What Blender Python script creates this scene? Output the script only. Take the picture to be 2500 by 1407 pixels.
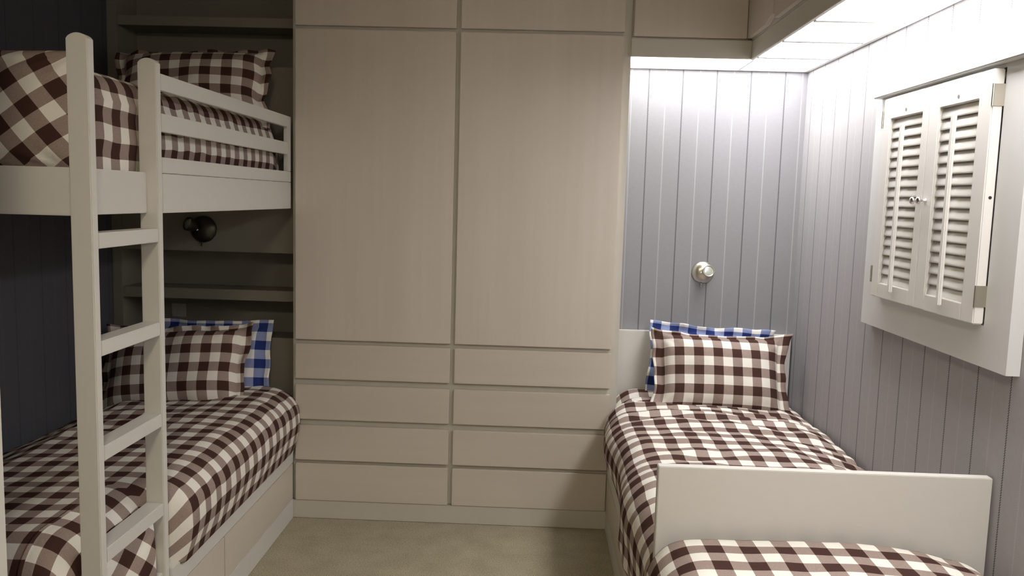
import bpy, bmesh, math, random
from mathutils import Vector, Matrix, noise
random.seed(7)
for o in list(bpy.data.objects): bpy.data.objects.remove(o)
S = bpy.context.scene; COL = S.collection
# ------------------------------------------------------------------ camera
EYE = Vector((0, 0, 1.5265)); YAW, PIT, ROL, FPX = -0.0284, -0.1084, 0.0281, 2001.2
fw = Vector((math.sin(YAW)*math.cos(PIT), math.cos(YAW)*math.cos(PIT), math.sin(PIT)))
rt = Vector((math.cos(YAW), -math.sin(YAW), 0)); up = rt.cross(fw)
r2 = rt*math.cos(ROL) + up*math.sin(ROL); u2 = up*math.cos(ROL) - rt*math.sin(ROL)
cd = bpy.data.cameras.new('camera'); cam = bpy.data.objects.new('camera', cd); COL.objects.link(cam)
cam.matrix_world = Matrix(((r2.x,u2.x,-fw.x,EYE.x),(r2.y,u2.y,-fw.y,EYE.y),(r2.z,u2.z,-fw.z,EYE.z),(0,0,0,1)))
cd.sensor_width = 36; cd.lens = FPX/2500*36; cd.clip_start = .02; S.camera = cam
# ------------------------------------------------------------------ world, exposure
w = bpy.data.worlds.new('world'); S.world = w; w.use_nodes = True
w.node_tree.nodes['Background'].inputs[0].default_value = (.9,.85,.75,1)
w.node_tree.nodes['Background'].inputs[1].default_value = .0
S.view_settings.view_transform = 'Standard'; S.view_settings.look = 'None'
S.view_settings.gamma = 1; S.view_settings.use_curve_mapping = False
S.view_settings.exposure = 0.0
PANEL_POWER = 12.5          # radiance of the light box diffusers
LAMP_POWER = 10.5           # the small ceiling lamp behind the photographer
# ------------------------------------------------------------------ materials
def mat(name):
    m = bpy.data.materials.new(name); m.use_nodes = True
    nt = m.node_tree; return m, nt, nt.nodes['Principled BSDF']
def N(nt, t, **k):
    n = nt.nodes.new(t)
    for a, b in k.items(): setattr(n, a, b)
    return n
def math_(nt, op, a, b=None, c=None):
    n = nt.nodes.new('ShaderNodeMath'); n.operation = op
    for i, v in enumerate((a, b, c)):
        if v is None: continue
        if isinstance(v, (int, float)): n.inputs[i].default_value = v
        else: nt.links.new(v, n.inputs[i])
    return n.outputs[0]
def mix(nt, fac, a, b):
    n = nt.nodes.new('ShaderNodeMix'); n.data_type = 'RGBA'
    for s, v in ((n.inputs[0], fac), (n.inputs[6], a), (n.inputs[7], b)):
        if isinstance(v, tuple): s.default_value = v + (1,)
        elif isinstance(v, (int, float)): s.default_value = v
        else: nt.links.new(v, s)
    return n.outputs[2]
def bump(nt, b, h, strength, dist):
    n = nt.nodes.new('ShaderNodeBump'); n.inputs['Strength'].default_value = strength
    n.inputs['Distance'].default_value = dist
    nt.links.new(h, n.inputs['Height']); nt.links.new(n.outputs[0], b.inputs['Normal'])
def noise_(nt, vec, scale, detail=3, rough=.5):
    n = nt.nodes.new('ShaderNodeTexNoise'); n.inputs['Scale'].default_value = scale
    n.inputs['Detail'].default_value = detail; n.inputs['Roughness'].default_value = rough
    nt.links.new(vec, n.inputs['Vector']); return n.outputs['Fac']
def plain(name, col, rough=.5, metal=0, grain=.04):
    m, nt, b = mat(name); tc = N(nt, 'ShaderNodeTexCoord')
    f = noise_(nt, tc.outputs['Object'], 35, 4)
    nt.links.new(mix(nt, f, tuple(c*(1-grain) for c in col), tuple(c*(1+grain) for c in col)), b.inputs['Base Color'])
    b.inputs['Roughness'].default_value = rough; b.inputs['Metallic'].default_value = metal
    return m
def wood(name, c1, c2, vertical, rough=.42):
    m, nt, b = mat(name); tc = N(nt, 'ShaderNodeTexCoord'); mp = N(nt, 'ShaderNodeMapping')
    mp.inputs['Scale'].default_value = (30, 30, 1.2) if vertical else (1.2, 1.2, 30)
    nt.links.new(tc.outputs['Object'], mp.inputs[0])
    mp2 = N(nt, 'ShaderNodeMapping'); mp2.inputs['Scale'].default_value = (3.5, 3.5, .35) if vertical else (.5, .5, 4)
    nt.links.new(tc.outputs['Object'], mp2.inputs[0])
    a = noise_(nt, mp.outputs[0], 1, 5, .6); c = noise_(nt, mp2.outputs[0], 1, 3)
    f = math_(nt, 'ADD', math_(nt, 'MULTIPLY', a, .35), math_(nt, 'MULTIPLY', c, .65))
    r = N(nt, 'ShaderNodeMapRange'); r.inputs['From Min'].default_value = .33; r.inputs['From Max'].default_value = .67
    nt.links.new(f, r.inputs[0]); nt.links.new(mix(nt, r.outputs[0], c1, c2), b.inputs['Base Color'])
    b.inputs['Roughness'].default_value = rough
    bump(nt, b, a, .05, .001); return m
def pinstripe(name, axis, period, origin, base=(.28,.277,.288), lt=.5):
    m, nt, b = mat(name); g = N(nt, 'ShaderNodeNewGeometry'); s = N(nt, 'ShaderNodeSeparateXYZ')
    nt.links.new(g.outputs['Position'], s.inputs[0]); u, v = s.outputs[axis], s.outputs[2]
    zz = math_(nt, 'MULTIPLY', math_(nt, 'PINGPONG', v, .0034), 1.25)
    d = math_(nt, 'PINGPONG', math_(nt, 'ADD', math_(nt, 'SUBTRACT', u, origin-100*period), zz), period/2)
    dark = math_(nt, 'LESS_THAN', d, .0021)
    light = math_(nt, 'GREATER_THAN', d, period/2-.0015)
    f = noise_(nt, g.outputs['Position'], 420, 2, .7); f2 = noise_(nt, g.outputs['Position'], 60, 3)
    ff = math_(nt, 'ADD', math_(nt, 'MULTIPLY', f, .75), math_(nt, 'MULTIPLY', f2, .25))
    c = mix(nt, ff, tuple(x*.78 for x in base), tuple(x*1.22 for x in base))
    c = mix(nt, math_(nt, 'MULTIPLY', light, lt), c, (.60,.60,.58))
    c = mix(nt, math_(nt, 'MULTIPLY', dark, .85), c, (.055,.055,.06))
    nt.links.new(c, b.inputs['Base Color']); b.inputs['Roughness'].default_value = .95
    b.inputs['Specular IOR Level'].default_value = .15
    bump(nt, b, f, .25, .001); return m
def check(name, dark, mid, white, period=.092):
    m, nt, b = mat(name); uv = N(nt, 'ShaderNodeUVMap'); s = N(nt, 'ShaderNodeSeparateXYZ')
    nt.links.new(uv.outputs[0], s.inputs[0])
    tc = N(nt, 'ShaderNodeTexCoord')
    def band(o): return math_(nt, 'LESS_THAN', math_(nt, 'FRACT', math_(nt, 'ADD', math_(nt, 'DIVIDE', o, period), 50)), .5)
    a, c = band(s.outputs[0]), band(s.outputs[1])
    sm = math_(nt, 'ADD', a, c)
    tw = noise_(nt, tc.outputs['Object'], 350, 2, .8)
    midc = mix(nt, tw, tuple(x*.6 for x in mid), tuple(x*1.4 for x in mid))
    c1 = mix(nt, math_(nt, 'GREATER_THAN', sm, .5), white, midc)
    c2 = mix(nt, math_(nt, 'GREATER_THAN', sm, 1.5), c1, dark)
    nt.links.new(c2, b.inputs['Base Color']); b.inputs['Roughness'].default_value = .92
    b.inputs['Specular IOR Level'].default_value = .12
    n2 = noise_(nt, tc.outputs['Object'], 14, 4, .55)
    bump(nt, b, n2, .35, .012); return m
def carpet():
    m, nt, b = mat('carpet'); tc = N(nt, 'ShaderNodeTexCoord')
    f = noise_(nt, tc.outputs['Object'], 190, 3, .75); g = noise_(nt, tc.outputs['Object'], 9, 3)
    r = N(nt, 'ShaderNodeMapRange'); r.inputs['From Min'].default_value = .3; r.inputs['From Max'].default_value = .7
    nt.links.new(math_(nt, 'ADD', math_(nt, 'MULTIPLY', f, .85), math_(nt, 'MULTIPLY', g, .15)), r.inputs[0])
    nt.links.new(mix(nt, r.outputs[0], (.20,.175,.115), (.58,.52,.375)), b.inputs['Base Color'])
    b.inputs['Roughness'].default_value = 1; b.inputs['Specular IOR Level'].default_value = .1
    bump(nt, b, f, .8, .004); return m
def emit(name, col, st):
    m, nt, b = mat(name); b.inputs['Base Color'].default_value = (.8,.8,.8,1)
    b.inputs['Emission Color'].default_value = col + (1,); b.inputs['Emission Strength'].default_value = st; return m
PAINT = plain('grey_paint', (.56,.53,.46), .45, 0, .02)
FRAME = plain('white_paint', (.66,.64,.585), .4, 0, .02)
SHUT = plain('shutter_paint', (.76,.735,.69), .38, 0, .015)
WINDOW = plain('casing_paint', (.70,.70,.68), .42, 0, .015)
NICHE = plain('niche_shaded_paint', (.22,.20,.16), .5, 0, .02)  # joinery paint darkened so the recess shade sits in its colour
CEIL = plain('ceiling_paint', (.40,.37,.32), .8, 0, .02)
DOORW = wood('washed_maple_upright', (.60,.528,.452), (.66,.598,.528), True)
DRAWW = wood('washed_maple_flat', (.575,.512,.43), (.62,.562,.48), False)
WR = pinstripe('pinstripe_cloth_right_lit', 1, .1613, 3.284, (.40,.388,.395), .4)  # lighter copy of the back wall cloth, extra light put into the base
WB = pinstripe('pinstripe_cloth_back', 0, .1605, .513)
WL_ = pinstripe('pinstripe_cloth_left_shaded', 1, .1727, 3.077, (.085,.085,.095), .03)  # same cloth, shade of the bunk side put into base and stripes
BROWN = check('brown_check', (.062,.030,.024), (.33,.255,.22), (.82,.79,.71))
BLUE = check('blue_check', (.022,.036,.15), (.24,.28,.46), (.82,.80,.76))
CARPET = carpet()
NICKEL = plain('brushed_nickel', (.62,.58,.50), .3, 1, .05)
CHROME = plain('polished_chrome', (.75,.72,.72), .12, 1, .02)
BRONZE = plain('dark_metal', (.10,.095,.08), .32, 1, .05)
KEYH = plain('keyhole_grey', (.22,.21,.20), .6)
DARK = plain('dark_hole', (.02,.02,.02), .8)
DIFF = emit('diffuser_glow', (1,.985,1), PANEL_POWER)
GLOW = emit('lamp_glow', (1,.88,.68), LAMP_POWER*6)
PLATE = plain('outlet_plate', (.40,.38,.32), .4)
m_, nt_, b_ = mat('lens_glass'); b_.inputs['Base Color'].default_value = (.75,.8,.72,1); b_.inputs['Roughness'].default_value = .12
b_.inputs['Metallic'].default_value = .6; LENS = m_
# ------------------------------------------------------------------ mesh helpers
def link(name, me, m, parent=None):
    o = bpy.data.objects.new(name, me); COL.objects.link(o)
    if m: me.materials.append(m)
    if parent: o.parent = parent; o.matrix_parent_inverse = Matrix.Translation(-parent.location) if parent.type == 'EMPTY' and parent.rotation_euler[:] == (0,0,0) else Matrix()
    return o
def add_box(bm, x0, x1, y0, y1, z0, z1, bev=.0015):
    t = bmesh.new(); bmesh.ops.create_cube(t, size=1)
    for v in t.verts:
        v.co = Vector(((x0+x1)/2+v.co.x*(x1-x0), (y0+y1)/2+v.co.y*(y1-y0), (z0+z1)/2+v.co.z*(z1-z0)))
    if bev: bmesh.ops.bevel(t, geom=t.edges[:], offset=min(bev, min(x1-x0, y1-y0, z1-z0)*.3), segments=2, affect='EDGES')
    me = bpy.data.meshes.new('t'); t.to_mesh(me); t.free(); bm.from_mesh(me); bpy.data.meshes.remove(me)
def done(name, bm, m, parent=None, smooth=False):
    me = bpy.data.meshes.new(name); bm.normal_update(); bm.to_mesh(me); bm.free()
    if smooth:
        for p in me.polygons: p.use_smooth = True
    return link(name, me, m, parent)
def box(name, x0, x1, y0, y1, z0, z1, m, parent=None, bev=.0015):
    bm = bmesh.new(); add_box(bm, x0, x1, y0, y1, z0, z1, bev); return done(name, bm, m, parent)
def lathe(prof, axis=Vector((0,0,1)), org=Vector((0,0,0)), n=40):
    """prof: list of (radius, height along axis)"""
    bm = bmesh.new(); q = Vector((0,0,1)).rotation_difference(axis.normalized()).to_matrix()
    rings = []
    for r, h in prof:
        if r < 1e-6: rings.append([bm.verts.new(org + q @ Vector((0,0,h)))]); continue
        rings.append([bm.verts.new(org + q @ Vector((r*math.cos(2*math.pi*i/n), r*math.sin(2*math.pi*i/n), h))) for i in range(n)])
    for a, b in zip(rings, rings[1:]):
        for i in range(n):
            j = (i+1) % n
            if len(a) == 1 and len(b) == 1: continue
            if len(a) == 1: bm.faces.new((a[0], b[j], b[i]))
            elif len(b) == 1: bm.faces.new((a[i], a[j], b[0]))
            else: bm.faces.new((a[i], a[j], b[j], b[i]))
    bmesh.ops.recalc_face_normals(bm, faces=bm.faces[:]); return bm
def empty(name, loc, label=None, cat=None, group=None):
    o = bpy.data.objects.new(name, None); COL.objects.link(o); o.location = loc; o.empty_display_size = .05
    return tag(o, label, cat, group)
def tag(o, label=None, cat=None, group=None, kind=None):
    if label: o['label'] = label
    if cat: o['category'] = cat
    if group: o['group'] = group
    if kind: o['kind'] = kind
    return o
def struct(o): o['kind'] = 'structure'; return o
# ------------------------------------------------------------------ room shell
XL, XR, YB, ZC, YF = -2.0, 1.257, 4.0, 2.62, -1.3
struct(box('floor', XL-.1, XR+.1, YF-.1, YB+.1, -.1, 0, CARPET, bev=0))
struct(box('ceiling', XL-.1, XR+.1, YF-.1, YB+.1, ZC, ZC+.1, CEIL, bev=0))
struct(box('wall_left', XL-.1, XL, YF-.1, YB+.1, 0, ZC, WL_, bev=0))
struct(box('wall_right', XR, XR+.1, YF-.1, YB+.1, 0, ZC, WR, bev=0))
struct(box('wall_back', XL, XR, YB, YB+.1, 0, ZC, WB, bev=0))
struct(box('wall_front', XL, XR, YF-.1, YF, 0, ZC, PAINT, bev=0))
# painted end of the partition that closes the foot of the bunk recess
struct(box('trim_1', XL+.001, -1.077, 1.52, 1.60, .0, ZC-.001, FRAME, bev=.004))
# ------------------------------------------------------------------ wardrobe
W = empty('wardrobe', (-.365, 3.72, 0), 'tall built-in washed maple wardrobe with plain doors over eight drawers', 'wardrobe')
WX0, WX1, FY = -1.114, .391, 3.722
box('body', WX0, WX1, FY, YB-.004, .088, ZC-.003, PAINT, W)
box('plinth', WX0, WX1, 3.703, YB-.004, .001, .087, PAINT, W)
for x0, x1 in ((-1.098,-.381), (-.361,.357)):
    box('door', x0, x1, 3.70, FY-.001, .856, 2.251, DOORW, W, .002)
    box('upper_door', x0, x1, 3.70, FY-.001, 2.267, ZC-.02, DOORW, W, .002)
    for z0, z1 in ((.672,.836), (.479,.643), (.284,.450), (.089,.267)):
        box('drawer', x0, x1, 3.70, FY-.001, z0, z1, DRAWW, W, .002)
# ------------------------------------------------------------------ cabinets above the right bed and along the right wall
C = empty('wall_cabinet', (.64, 3.85, 2.25), 'small cabinet bridging above headboard between wardrobe and corner', 'cabinet')
box('body', WX1+.001, 1.25, 3.722, YB-.004, 2.236, ZC-.003, PAINT, C)
box('door', .397, .889, 3.70, 3.7215, 2.25, ZC-.02, DOORW, C, .002)
C2 = empty('wall_cabinet', (1.07, 2, 2.25), 'long run of overhead cabinets along the striped right wall', 'cabinet')
box('body', .912, 1.25, -.5, 3.721, 2.243, ZC-.003, PAINT, C2)
y = 3.698
while y > -.3:
    y0 = y-.385
    # door with a scooped finger pull cut in the lower near corner
    pts = [(y, 2.25)]
    for k in range(9):
        a = k/8; pts.append((y0+.105-.085*a, 2.25 + (.020*math.sin(a*math.pi/2)**1.4)))
    pts += [(y0, 2.270), (y0, ZC-.02), (y, ZC-.02)]
    bm = bmesh.new()
    A = [bm.verts.new((.890, p[0], p[1])) for p in pts]; B = [bm.verts.new((.910, p[0], p[1])) for p in pts]
    bm.faces.new(A); bm.faces.new(B[::-1])
    for i in range(len(A)): bm.faces.new((A[i], A[i-1], B[i-1], B[i]))
    bmesh.ops.recalc_face_normals(bm, faces=bm.faces[:])
    d = done('door', bm, DOORW, C2)
    # rolled lip of the finger pull
    bm = bmesh.new(); n = 10; R = []
    for k in range(n+1):
        a = k/n; yy = y0+.115-.10*a; zz = 2.2490 + .0205*math.sin(a*math.pi/2)**1.4
        R.append([bm.verts.new((.8915+.0022*math.cos(t), yy, zz+.0022*math.sin(t))) for t in [2*math.pi*i/8 for i in range(8)]])
    for a, b in zip(R, R[1:]):
        for i in range(8): bm.faces.new((a[i], a[(i+1)%8], b[(i+1)%8], b[i]))
    bm.faces.new(R[0][::-1]); bm.faces.new(R[-1])
    done('finger_pull', bm, DOORW, d, True)
    y = y0-.022
# ------------------------------------------------------------------ light box under the cabinets
ZL = 2.164
L = empty('light_box', (1.09, 2, ZL), 'glowing white diffuser light box running under the overhead cabinets', 'light')
bm = bmesh.new()
add_box(bm, .3884, .914, 3.705, 3.7215, ZL, 2.2425)           # valance, back run
add_box(bm, .914, .930, -.5, 3.722, ZL-.001, 2.2425)           # valance, long run
done('valance', bm, PAINT, L)
bm = bmesh.new()
add_box(bm, WX1+.001, 1.2565, 3.980, YB-.001, ZL-.006, ZL+.03)
add_box(bm, 1.234, 1.2565, -.5, 3.980, ZL-.006, ZL+.03)
add_box(bm, .922, .934, 3.723, 3.980, ZL-.004, ZL+.03)
yd = []
yy = 3.66
while yy > -.4:
    yd.append(yy); add_box(bm, .9305, 1.234, yy-.014, yy+.014, ZL-.003, ZL+.03, .001); yy -= .366
done('divider_bar', bm, WINDOW, L)
box('diffuser', WX1+.002, .9215, 3.7225, 3.9795, ZL+.006, ZL+.012, DIFF, L, 0)
ye = [3.992] + yd + [-.5]
for a, b in zip(ye, ye[1:]):
    box('diffuser', .9345 if a > 3.9 else .931, 1.2335, b+.0145, a-.0145, ZL+.006, ZL+.012, DIFF, L, 0)
# lamp in the ceiling of the entrance side of the room
K = empty('ceiling_lamp', (-.3, .1, ZC-.05), 'round warm ceiling lamp behind the photographer', 'lamp')
done('lamp_shade', lathe([(0,-.03),(.14,-.022),(.185,.01),(.20,.05)], org=Vector((-.3,.1,ZC-.052))), GLOW, K, True)
# ------------------------------------------------------------------ shelf unit closing the bunk recess
U = empty('shelf_unit', (-1.55, 3.9, 0), 'recessed shelf unit with shade in its colour across the head of both bunks', 'shelf')
UY = 3.80; UX1 = WX0-.001
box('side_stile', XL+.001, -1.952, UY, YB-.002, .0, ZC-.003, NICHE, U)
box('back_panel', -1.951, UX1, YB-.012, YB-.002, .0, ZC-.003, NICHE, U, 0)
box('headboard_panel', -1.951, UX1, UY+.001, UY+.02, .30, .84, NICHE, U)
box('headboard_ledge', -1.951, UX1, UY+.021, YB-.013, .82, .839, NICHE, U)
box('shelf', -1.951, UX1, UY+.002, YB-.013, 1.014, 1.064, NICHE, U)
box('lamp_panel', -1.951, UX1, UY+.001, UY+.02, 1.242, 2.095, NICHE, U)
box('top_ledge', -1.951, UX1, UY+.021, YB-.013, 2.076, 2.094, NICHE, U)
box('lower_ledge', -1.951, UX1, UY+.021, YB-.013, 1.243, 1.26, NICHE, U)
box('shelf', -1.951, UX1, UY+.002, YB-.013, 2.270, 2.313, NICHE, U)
P = empty('wall_outlet', (-1.765, YB-.015, .93), 'small square cover plate on the niche back below the shelf', 'outlet')
box('cover_plate', -1.801, -1.729, YB-.020, YB-.0125, .897, .965, PLATE, P, .003)
done('screw', lathe([(.004,0),(.004,.002),(0,.0025)], Vector((0,-1,0)), Vector((-1.765,YB-.0205,.912)), 12), NICKEL, P)
# ------------------------------------------------------------------ bunk frame with ladder
XF = -1.117
B = empty('bunk_bed', (-1.55, 2.9, 0), 'pale painted upper bunk frame with fixed ladder and guard rails', 'bunk bed')
def post(y0):
    x0, x1, t = -1.172, XF, .030; bm = bmesh.new(); A = []; Bv = []
    pts = [(x0, 0.001), (x1, 0.001)]
    for k in range(13):
        a = k/12; pts.append((x1-(x1-x0)*a, 1.889+.014*math.sin(math.pi*a)**.65))
    for yv, lst in ((y0, A), (y0+t, Bv)):
        for p in pts: lst.append(bm.verts.new((p[0], yv, p[1])))
    bm.faces.new(A); bm.faces.new(Bv[::-1])
    for i in range(len(A)): bm.faces.new((A[i], A[i-1], Bv[i-1], Bv[i]))
    bmesh.ops.recalc_face_normals(bm, faces=bm.faces[:])
    bmesh.ops.bevel(bm, geom=[e for e in bm.edges if abs(e.verts[0].co.y-e.verts[1].co.y) < 1e-6], offset=.0025, segments=2, affect='EDGES')
    return done('ladder_post', bm, FRAME, B)
P1, P2 = 2.030, 2.393
post(P1); post(P2)
for z in (.25, .53, .81, 1.09, 1.37):
    box('ladder_rung', -1.171, XF-.0005, P1+.031, P2-.001, z, z+.040, FRAME, B, .002)
box('end_board', XL+.001, -1.1725, P1+.001, P1+.029, 1.453, 1.574, FRAME, B, .0015)
box('side_board', -1.172, -1.150, P1+.031, P2-.001, 1.455, 1.574, FRAME, B)
box('side_board', -1.140, XF, P2+.031, 3.698, 1.455, 1.572, FRAME, B)
box('guard_rail', -1.137, XF, P2+.031, 3.698, 1.5735, 1.620, FRAME, B)
box('guard_rail', -1.137, XF, P2+.031, 3.655, 1.695, 1.748, FRAME, B)
box('guard_rail', -1.137, XF, P2+.031, 3.655, 1.815, 1.863, FRAME, B)
box('guard_stile', -1.137, XF, 3.656, 3.698, 1.621, 1.863, FRAME, B)
box('bed_slab', XL+.001, -1.173, P1+.030, 3.798, 1.47, 1.52, FRAME, B)
# ------------------------------------------------------------------ cloth makers
def fnoise(v, s, seed=0): return noise.noise(Vector((v[0]*s+seed*7.3, v[1]*s-seed*3.1, v[2]*s+seed)))
def resample(poly, n):
    L_ = [0]
    for a, b in zip(poly, poly[1:]): L_.append(L_[-1]+math.dist(a, b))
    out = []; j = 0
    for i in range(n+1):
        d = L_[-1]*i/n
        while j < len(L_)-2 and L_[j+1] < d: j += 1
        t = (d-L_[j])/max(1e-9, L_[j+1]-L_[j])
        out.append((poly[j][0]+(poly[j+1][0]-poly[j][0])*t, poly[j][1]+(poly[j+1][1]-poly[j][1])*t, d))
    return out
def arc(cx, cz, rx, rz, a0, a1, n=8):
    return [(cx+rx*math.cos(math.radians(a0+(a1-a0)*i/n)), cz+rz*math.sin(math.radians(a0+(a1-a0)*i/n))) for i in range(n+1)]
def duvet(name, section, y0, y1, foot_drop, head_drop, m, wr=.004, rip=0, seed=0, du=0, dv=0, rf=.10, rh=.06, parent=None, res=.013, align=None):
    """section(y) -> polyline (x,z) from the lower left hem over the top to the lower right hem, plus the top anchor x"""
    # path along the bed: (y, drop)
    path = []
    if foot_drop > 0:
        if foot_drop > rf: path += [(y0, -foot_drop)]
        path += [(y0+rf-rf*math.cos(a), -rf+rf*math.sin(a)) for a in [math.pi/2*i/8 for i in range(9)]]
    else: path += [(y0, 0)]
    if head_drop > 0:
        path += [(y1-rh+rh*math.sin(a), -rh+rh*math.cos(a)) for a in [math.pi/2*i/6 for i in range(7)]]
        if head_drop > rh: path += [(y1, -head_drop)]
    else: path += [(y1, 0)]
    tot = sum(math.dist(a, b) for a, b in zip(path, path[1:])); nv = int(tot/res)
    rows = resample(path, nv); bm = bmesh.new(); uvl = bm.loops.layers.uv.new('UVMap'); grid = []; UV = {}
    nu = int(sum(math.dist(a, b) for a, b in zip(section((y0+y1)/2)[0], section((y0+y1)/2)[0][1:]))/res)
    if align is not None:
        sec, xa, zm = section((y0+y1)/2); sec = resample(sec, nu)
        k = min(range(len(sec)), key=lambda i: abs(sec[i][0]-xa) - sec[i][1]*.3); an = sec[k][2]+(xa-sec[k][0])
        q = min(sec[len(sec)//2:], key=lambda p: abs(p[1]-align)); du = -(q[2]+(q[1]-align)-an)
    for (yy, dr, t) in rows:
        sec, xa, zmin = section(yy); sec = resample(sec, nu)
        anchor = min(sec, key=lambda p: abs(p[0]-xa) + (0 if p[1] > .0 else 9))[2] - 0
        # fractional anchor so the bands stay straight along the bed
        k = min(range(len(sec)), key=lambda i: abs(sec[i][0]-xa) - sec[i][1]*.3)
        anchor = sec[k][2] + (xa-sec[k][0])
        row = []
        for i, (x, z, s) in enumerate(sec):
            zz = max(z+dr, zmin + (z+dr-zmin)*.06 if z+dr < zmin else z+dr)
            p = Vector((x, yy, zz))
            q = (x, yy, z*1.0)
            k1 = fnoise(q, 3.2, seed)*wr*1.6 + fnoise(q, 9, seed+1)*wr
            rp = rip*(math.sin((yy*48) + 3.5*fnoise(q, 4, seed+4) + x*9)*max(0, .25+1.2*fnoise(q, 2.6, seed+5)))
            topness = max(0, min(1, (z+dr-zmin)/.18))
            edge = min(1, min(i, nu-i)/4)
            p.z += (k1+rp)*topness
            p.x += (fnoise(q, 7, seed+2)*wr*2.2 + rp*1.0)*(1-topness)*edge
            p.y += fnoise(q, 6, seed+3)*wr*.8
            v = bm.verts.new(p); UV[v] = (s-anchor+du, t+dv); row.append(v)
        grid.append(row)
    for a, b in zip(grid, grid[1:]):
        for i in range(len(a)-1):
            f = bm.faces.new((a[i], a[i+1], b[i+1], b[i])); f.smooth = True
            for l in f.loops: l[uvl].uv = UV[l.vert]
    bm.normal_update()
    if sum(f.normal.z for f in bm.faces) < 0: bmesh.ops.reverse_faces(bm, faces=bm.faces[:])
    me = bpy.data.meshes.new(name); bm.to_mesh(me); bm.free()
    o = link(name, me, m, parent)
    sm = o.modifiers.new('thickness', 'SOLIDIFY'); sm.thickness = .006; sm.offset = -1
    return o
def pillow(name, Wd, H, T, loc, rot, m, fl=.035, pin=.07, seed=0, uvrot=0, du=0, dv=0, wr=.006, sag=0, nu=64, nv=46, ear=.0, flv=None, wave=.016):
    bm = bmesh.new(); uvl = bm.loops.layers.uv.new('UVMap'); UV = {}; flv = fl if flv is None else flv
    ca, sa = math.cos(uvrot), math.sin(uvrot)
    def pos(u, v, sgn):
        x = Wd/2*u*(1-pin*(1-v*v)*abs(u)**3); y = H/2*v*(1-pin*1.1*(1-u*u)*abs(v)**3)
        a = min(1, abs(u)*Wd/2/(Wd/2-fl)) if fl else abs(u); b = min(1, abs(v)*H/2/(H/2-flv)) if fl else abs(v)
        th = T/2*max(0, (1-a**2.6)*(1-b**2.6))**.5
        q = (x*1, y*1, sgn*.3)
        # creases radiating from the corners
        cr = 0
        for cx, cy in ((1,1),(1,-1),(-1,1),(-1,-1)):
            dx, dy = u-cx*.93, v-cy*.93; d = math.hypot(dx, dy)
            ang = math.atan2(dy*cy, dx*cx)
            cr += math.sin(ang*11+seed*1.7+cx)*math.exp(-(d/.42)**2)*min(1, d*4)
        z = sgn*(th + .0025) + (sgn*fnoise(q, 7, seed)*wr*1.4 + sgn*cr*wr*.7)*min(1, th/(T*.2)+.05)
        k = max((abs(u)*Wd/2-Wd/2+fl)/fl, (abs(v)*H/2-H/2+flv)/flv, 0) if fl else 0
        z += fnoise((x, y, 0), 13, seed+3)*wave*min(1, k*1.5)
        if fl: x += fnoise((0, y, seed), 10, seed+5)*wave*.7*abs(u)**5; y += fnoise((x, 0, seed), 12, seed+6)*wave*.3*abs(v)**5
        z += ear*(abs(u)**6)*(abs(v)**4)
        x *= 1+sag*max(0, -v)**3
        # lower third is fuller where the filling settles
        if v < 0: z += sgn*th*.12*(-v)
        return Vector((x, y, z)), x, y
    def grid(sgn):
        g = []
        for j in range(nv+1):
            r = []
            for i in range(nu+1):
                u = -1+2*i/nu; v = -1+2*j/nv
                p, x, y = pos(u, v, sgn); vt = bm.verts.new(p)
                # cloth distance grows over the belly of the pillow
                ux = Wd/2*u*1.06; vy = H/2*v*1.08
                UV[vt] = (ux*ca-vy*sa+du, ux*sa+vy*ca+dv); r.append(vt)
            g.append(r)
        return g
    F = grid(1); Bk = grid(-1)
    def face(vs):
        f = bm.faces.new(vs); f.smooth = True
        for l in f.loops: l[uvl].uv = UV[l.vert]
    for j in range(nv):
        for i in range(nu):
            face((F[j][i], F[j][i+1], F[j+1][i+1], F[j+1][i])); face((Bk[j][i], Bk[j+1][i], Bk[j+1][i+1], Bk[j][i+1]))
    for i in range(nu):
        face((F[0][i], Bk[0][i], Bk[0][i+1], F[0][i+1])); face((F[nv][i], F[nv][i+1], Bk[nv][i+1], Bk[nv][i]))
    for j in range(nv):
        face((F[j][0], F[j+1][0], Bk[j+1][0], Bk[j][0])); face((F[j][nu], Bk[j][nu], Bk[j+1][nu], F[j+1][nu]))
    me = bpy.data.meshes.new(name); bm.to_mesh(me); bm.free()
    o = link(name, me, m); o.location = loc; o.rotation_euler = rot; return o
R = math.radians
def sstep(a, b, x):
    t = max(0, min(1, (x-a)/(b-a))); return t*t*(3-2*t)
# ------------------------------------------------------------------ left lower bed
BL = empty('bed_base', (-1.55, 2.9, 0), 'pale drawer base of the lower bunk bed on the left', 'bed base')
box('body', XL+.001, -1.126, P1+.03, 3.798, .095, .345, FRAME, BL)
box('top_rail', -1.1255, -1.108, P2+.032, 3.70, .270, .345, FRAME, BL)
box('plinth', -1.1255, -1.108, P2+.032, 3.70, .001, .094, FRAME, BL)
box('drawer', -1.1255, -1.108, 2.856, 3.697, .097, .266, DRAWW, BL)
box('drawer', -1.1255, -1.108, P2+.034, 2.848, .097, .266, DRAWW, BL)
def sec_left(y):
    e = -1.185 + .118*sstep(2.405, 2.50, y); e -= .02*sstep(3.6, 3.8, y)
    zt = .612 + .012*math.sin(y*2.3) + .0*y; zw = .535
    L1 = [(XL+.012, .38), (XL+.010, zw-.05)] + arc(XL+.07, zw-.05, .06, .05, 180, 95, 5)
    L2 = [(-1.75, zt-.012), (-1.5, zt), (-1.3, zt+.006)]
    L3 = arc(e-.135, zt-.112, .135, .115, 88, 0, 9) + [(e+.002, zt-.15), (e-.006, zt-.20), (e-.028, .330)]
    return L1+L2+L3, -1.5, .335
DL = duvet('duvet', sec_left, 1.975, 3.79, .24, .10, BROWN, .0045, .004, 1, .02, .03, rf=.12, rh=.09)
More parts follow.
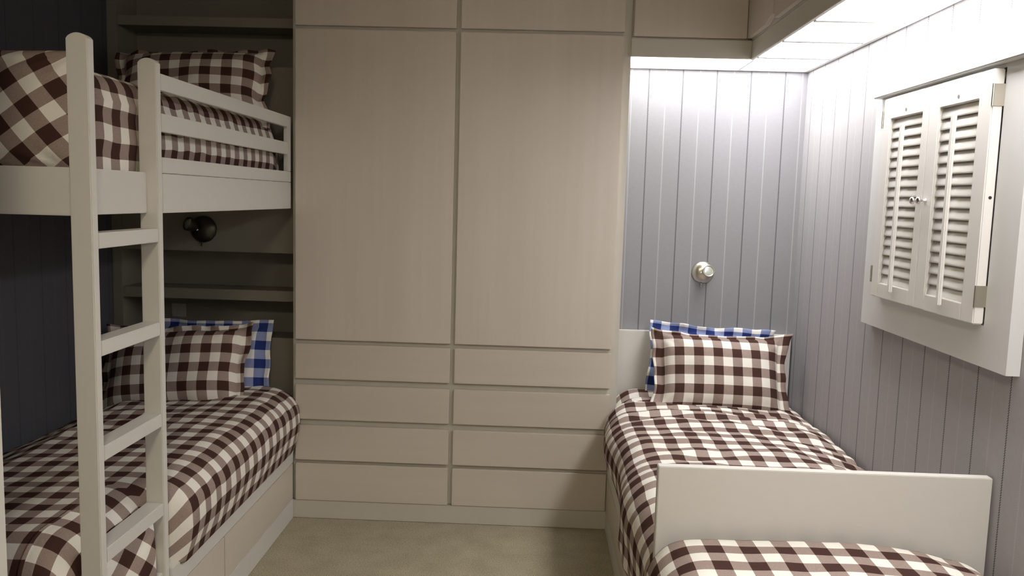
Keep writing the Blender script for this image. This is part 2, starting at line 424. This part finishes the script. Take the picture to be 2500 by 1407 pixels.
tag(DL, 'brown and white checked duvet smoothed over the lower bunk bed', 'duvet')
# bunched corner of the duvet between the ladder posts
fc = pillow('folded_corner', .28, .36, .11, (-1.203, 2.25, .345), (R(90), 0, R(66)), BROWN, .0, .02, 5, R(45), .01, .02, .006, nu=36, nv=36)
fc.parent = DL
tag(pillow('pillow', .60, .42, .13, (-1.515, 3.733, .722), (R(77), R(-1), R(-2)), BLUE, .04, .05, 3, 0, .03, .02, wave=.02), 'blue and white checked pillow behind the brown one on the lower bunk', 'pillow')
tag(pillow('pillow', .70, .44, .20, (-1.605, 3.565, .715), (R(66), R(-3), R(-3)), BROWN, .045, .06, 9, R(-3), .02, .03, .009, flv=.03, wave=.03), 'brown and white checked pillow at the head of the lower bunk', 'pillow')
# ------------------------------------------------------------------ upper bunk bedding
def sec_up(y):
    e = -1.186; zt = 1.838
    return [(XL+.012, 1.53), (XL+.01, 1.75)] + arc(XL+.08, 1.75, .07, .07, 180, 92, 5) + [(-1.6, zt+.01), (-1.35, zt+.004)] + \
        arc(e-.05, zt-.055, .05, .055, 88, 0, 8) + [(e+.008, 1.76), (e+.002, 1.73), (e+.006, 1.66), (e, 1.62)] + arc(e-.03, 1.57, .03, .045, 0, -80, 4), -1.5, 1.53
DU = duvet('duvet', sec_up, 2.135, 3.70, .26, .2, BROWN, .0045, .003, 6, .0, .0, rf=.05, rh=.08, align=1.652)
tag(DU, 'brown and white checked duvet showing between upper bunk guard rails', 'duvet')
tag(pillow('pillow', .80, .335, .17, (-1.588, 2.155, 1.714), (R(86), 0, 0), BROWN, .0, .03, 12, R(52), .03, .06, .008), 'diagonally checked brown pillow behind the end board of the upper bunk', 'pillow')
tag(pillow('pillow', .70, .40, .20, (-1.525, 3.60, 1.965), (R(66), R(-2.5), R(4)), BROWN, .05, .06, 15, R(-3), .02, .0, .009, ear=-.02, flv=.03, wave=.035), 'brown checked pillow leaning at the dark head of the upper bunk', 'pillow')
# ------------------------------------------------------------------ right bed
HB = tag(box('headboard', .3925, 1.249, 3.968, YB-.002, .0, .905, FRAME, bev=.002), 'plain pale headboard panel below the striped wall on the right', 'headboard')
def base_right(y0, y1, ym, lab):
    b = empty('bed_base', (.8, (y0+y1)/2, 0), lab, 'bed base')
    box('body', .378, 1.250, y0, y1, .001, .335, FRAME, b)
    box('plinth', .360, .3775, y0, y1, .001, .094, FRAME, b)
    box('top_rail', .360, .3775, y0, y1, .270, .335, FRAME, b)
    for a, c in ((y0+.003, ym-.004), (ym+.004, y1-.003)): box('drawer', .360, .3775, a, c, .097, .266, DRAWW, b)
base_right(2.214, 3.702, 2.92, 'pale drawer base of the right bed between wardrobe and footboard')
box('base_end', .3925, 1.2495, 3.704, 3.966, .001, .335, FRAME, [o for o in COL.objects if o.name.startswith('bed_base')][-1])
base_right(.35, 2.180, 1.3, 'pale drawer base of the nearest bed in front of the footboard')
tag(box('footboard', .352, 1.250, 2.182, 2.212, .0, .812, FRAME, bev=.002), 'wide pale footboard panel between the two beds on the right', 'footboard')
def sec_right(y):
    e = .322 + .065*sstep(3.62, 3.72, y) + .012*math.sin(y*9) - .0*y; zt = .612 + .012*sstep(2.2, 3.0, y)
    hem = .305 + .09*sstep(2.5, 3.4, y) + .012*math.sin(y*14)
    L3 = [(e+.028, hem), (e+.005, hem+.06), (e-.002, zt-.14)] + arc(e+.13, zt-.125, .132, .127, 180, 92, 9)
    L1 = arc(1.25-.05, .585-.045, .045, .045, 88, 0, 5) + [(1.248, .50), (1.245, .42)]
    return L3 + [(.65, zt+.012), (.95, zt+.008), (1.12, zt-.012)] + L1, .8, .30
DR = duvet('duvet', sec_right, 2.216, 3.945, .12, .09, BROWN, .008, .008, 21, .018, .02, rf=.04, rh=.05)
tag(DR, 'rumpled brown checked duvet on the right bed, running to the headboard', 'duvet')
def sec_front(y):
    e = .325; zt = .628
    L3 = [(e+.03, .30), (e+.005, .36), (e, zt-.14)] + arc(e+.13, zt-.12, .13, .12, 180, 92, 9)
    return L3 + [(.65, zt+.01), (.85, zt+.008), (1.05, zt-.006)] + arc(1.25-.14, .60-.085, .135, .09, 86, 0, 7) + [(1.245, .44)], .8, .30
DF = duvet('duvet', sec_front, .40, 2.176, .2, .14, BROWN, .0045, .003, 31, .058, .035, rf=.1, rh=.05)
tag(DF, 'brown checked duvet on the nearest bed, in front of the footboard', 'duvet')
tag(pillow('pillow', .60, .40, .12, (.842, 3.892, .755), (R(80), R(3.2), 0), BLUE, .045, .05, 41, R(1), .03, .035, .007, wave=.028), 'blue and white checked pillow against the right headboard', 'pillow')
tag(pillow('pillow', .655, .415, .20, (.862, 3.735, .742), (R(68), R(1.5), R(1)), BROWN, .056, .08, 44, R(0), .055, .015, .009, sag=.06, ear=.035, flv=.022, wave=.024), 'plump brown and white checked pillow standing on the right bed', 'pillow')
# ------------------------------------------------------------------ wall spot lamps
def spot(cx, cy, cz, r, head_dir, off, m, hm, lab):
    e = empty('spot_lamp', (cx, cy, cz), lab, 'wall lamp'); f = Vector((0,-1,0)); o = Vector((cx, cy, cz)); s = r/.054
    done('back_plate', lathe([(0,0),(r,0),(r,.004*s),(r*.96,.008*s),(r*.72,.020*s),(r*.42,.027*s),(0,.029*s)], f, o), m, e, True)
    hd = Vector(head_dir).normalized(); ho = o + Vector(off)
    h = lathe([(0,-.018*s),(.012*s,-.016*s),(.020*s,-.006*s),(.0255*s,.012*s),(.028*s,.026*s),(.028*s,.030*s),(.0245*s,.030*s),(.022*s,.024*s)], hd, ho)
    hh = done('lamp_head', h, m, e, True)
    done('lens', lathe([(.0225*s,.024*s),(.018*s,.0255*s),(0,.0265*s)], hd, ho), hm, hh, True)
    done('swivel_knuckle', lathe([(0,-.007),(.006,-.004),(.007,0),(.006,.004),(0,.007)], Vector((1,0,0)), o+Vector((-.014*s,-.030*s,-.002)), 16), CHROME, e, True)
    done('switch', lathe([(.0045,0),(.0045,.008),(.0025,.009),(.0028,.020),(0,.022)], Vector((-.1,0,-1)), o+Vector((-.006,-.008,-r+.003)), 12), m, e, True)
spot(.812, YB-.001, 1.197, .054, (.12,-1,.22), (.010,-.048,.008), NICKEL, LENS, 'round brushed nickel spot lamp on the striped wall above right headboard')
spot(-1.560, UY, 1.345, .062, (-.55,-.8,.35), (-.026,-.052,.016), BRONZE, LENS, 'dark round spot lamp on the panel above the lower bunk pillows')
# ------------------------------------------------------------------ window casing and shutters
bm = bmesh.new(); X0, X1 = 1.220, XR-.001
def mitre(bm, ring_o, ring_i):
    (oy0, oy1, oz0, oz1), (iy0, iy1, iz0, iz1) = ring_o, ring_i
    O = [(oy0,oz0),(oy1,oz0),(oy1,oz1),(oy0,oz1)]; I = [(iy0,iz0),(iy1,iz0),(iy1,iz1),(iy0,iz1)]
    for k in range(4):
        a, b, c, d = O[k], O[(k+1)%4], I[(k+1)%4], I[k]
        A = [bm.verts.new((X0, p[0], p[1])) for p in (a,b,c,d)]; Bv = [bm.verts.new((X1, p[0], p[1])) for p in (a,b,c,d)]
        bm.faces.new(A); bm.faces.new(Bv[::-1])
        for i in range(4): bm.faces.new((A[i], A[i-1], Bv[i-1], Bv[i]))
mitre(bm, (2.118, 3.072, 1.107, 1.9165), (2.2405, 2.936, 1.219, 1.907))
bmesh.ops.recalc_face_normals(bm, faces=bm.faces[:])
WN = struct(done('window_1', bm, WINDOW))
box('sill_board', 1.188, XR-.001, 2.02, 3.030, 1.917, 2.043, WINDOW, WN, .003).name = 'head_casing'
box('backing', XR-.006, XR-.002, 2.241, 2.935, 1.220, 1.904, plain('grey_pane', (.42,.42,.42), .3), WN, 0).name = 'window_pane'  # plain grey sheet behind the slats
def shutter(y0, y1, near, lab):
    """y0 nearer the camera, y1 farther"""
    e = empty('window_shutter', (1.205, (y0+y1)/2, 1.222), lab, 'shutter', 'louvred window shutters')
    xa, xb = 1.190, 1.219; z0, z1 = 1.222, 1.904
    wn, wf = (.068, .062) if near else (.044, .058)
    ly0, ly1, lz0, lz1 = y0+wn, y1-wf, 1.272, 1.832
    box('stile', xa, xb, y0, ly0, z0, z1, SHUT, e, .003); box('stile', xa, xb, ly1, y1, z0, z1, SHUT, e, .003)
    box('rail', xa, xb, ly0+.0005, ly1-.0005, z0, lz0, SHUT, e, .002); box('rail', xa, xb, ly0+.0005, ly1-.0005, lz1, z1, SHUT, e, .002)
    n = 17; sp = (lz1-lz0)/n
    bm = bmesh.new()                                       # one curved slat, centred at its pivot
    prof = []
    K_ = 8
    for k in range(K_+1):
        t = -1+2*k/K_; prof.append((t*.0184, .0032*(1-t*t)+.0008))
    for k in range(K_, -1, -1):
        t = -1+2*k/K_; prof.append((t*.0184, -.0022*(1-t*t)-.0008))
    ang = R(69)
    cr = []
    for yv in (-(ly1-ly0)/2+.001, (ly1-ly0)/2-.001):
        # long axis of the slat section runs from low at the room side to high at the wall side
        cr.append([bm.verts.new((-(-a*math.cos(ang)+b*math.sin(ang)), yv, a*math.sin(ang)+b*math.cos(ang))) for a, b in prof])
    bm.faces.new(cr[0]); bm.faces.new(cr[1][::-1]); k = len(prof)
    for i in range(k): 
        f = bm.faces.new((cr[0][i], cr[0][i-1], cr[1][i-1], cr[1][i])); f.smooth = True
    bmesh.ops.recalc_face_normals(bm, faces=bm.faces[:])
    sl = done('slat', bm, SHUT, e); me = sl.data
    base = Vector((1.2045, (ly0+ly1)/2, lz0+sp*.5)) 
    for i in range(n):
        o = sl if i == 0 else sl.copy()
        if i: COL.objects.link(o)
        o.location = base + Vector((0,0,sp*i))
    yc = (ly0+ly1)/2
    box('tilt_bar', 1.176, 1.187, yc-.010, yc+.010, lz0-.022, lz1-.028, SHUT, e, .003)
    done('keyhole', lathe([(.0055,0),(.0055,.0008),(0,.001)], Vector((-1,0,0)), Vector((xa-.0002, yc, 1.852)), 14), KEYH, e)
    ky = y1-.022 if near else y0+.018
    done('knob', lathe([(.0075,0),(.0075,.002),(.0035,.005),(.0032,.012),(.007,.016),(.0115,.019),(.012,.023),(.008,.028),(0,.030)], Vector((-1,0,0)), Vector((xa, ky, 1.556)), 24), CHROME, e, True)
    yh = y0 if near else y1; s = -1 if near else 1
    for zc in (1.299, 1.835):
        bm = bmesh.new()
        add_box(bm, xa+.002, xb+.001, min(yh, yh+s*.003), max(yh, yh+s*.003), zc-.029, zc+.029, .0005)
        t = lathe([(.003,-.029),(.003,.029),(0,.0295)], Vector((0,0,1)), Vector((xa-.001, yh+s*.003, zc)), 12)
        me = bpy.data.meshes.new('t'); t.to_mesh(me); t.free(); bm.from_mesh(me); bpy.data.meshes.remove(me)
        done('hinge', bm, NICKEL, e)
    if near: done('catch_hole', lathe([(.0045,0),(.0045,.0006),(0,.0008)], Vector((0,-1,0)), Vector((1.207, yh-.0002, 1.565)), 14), DARK, e)
shutter(2.243, 2.594, True, 'nearer louvred shutter panel with hinges on its right edge')
shutter(2.596, 2.932, False, 'farther louvred shutter panel nearer the bedroom corner')
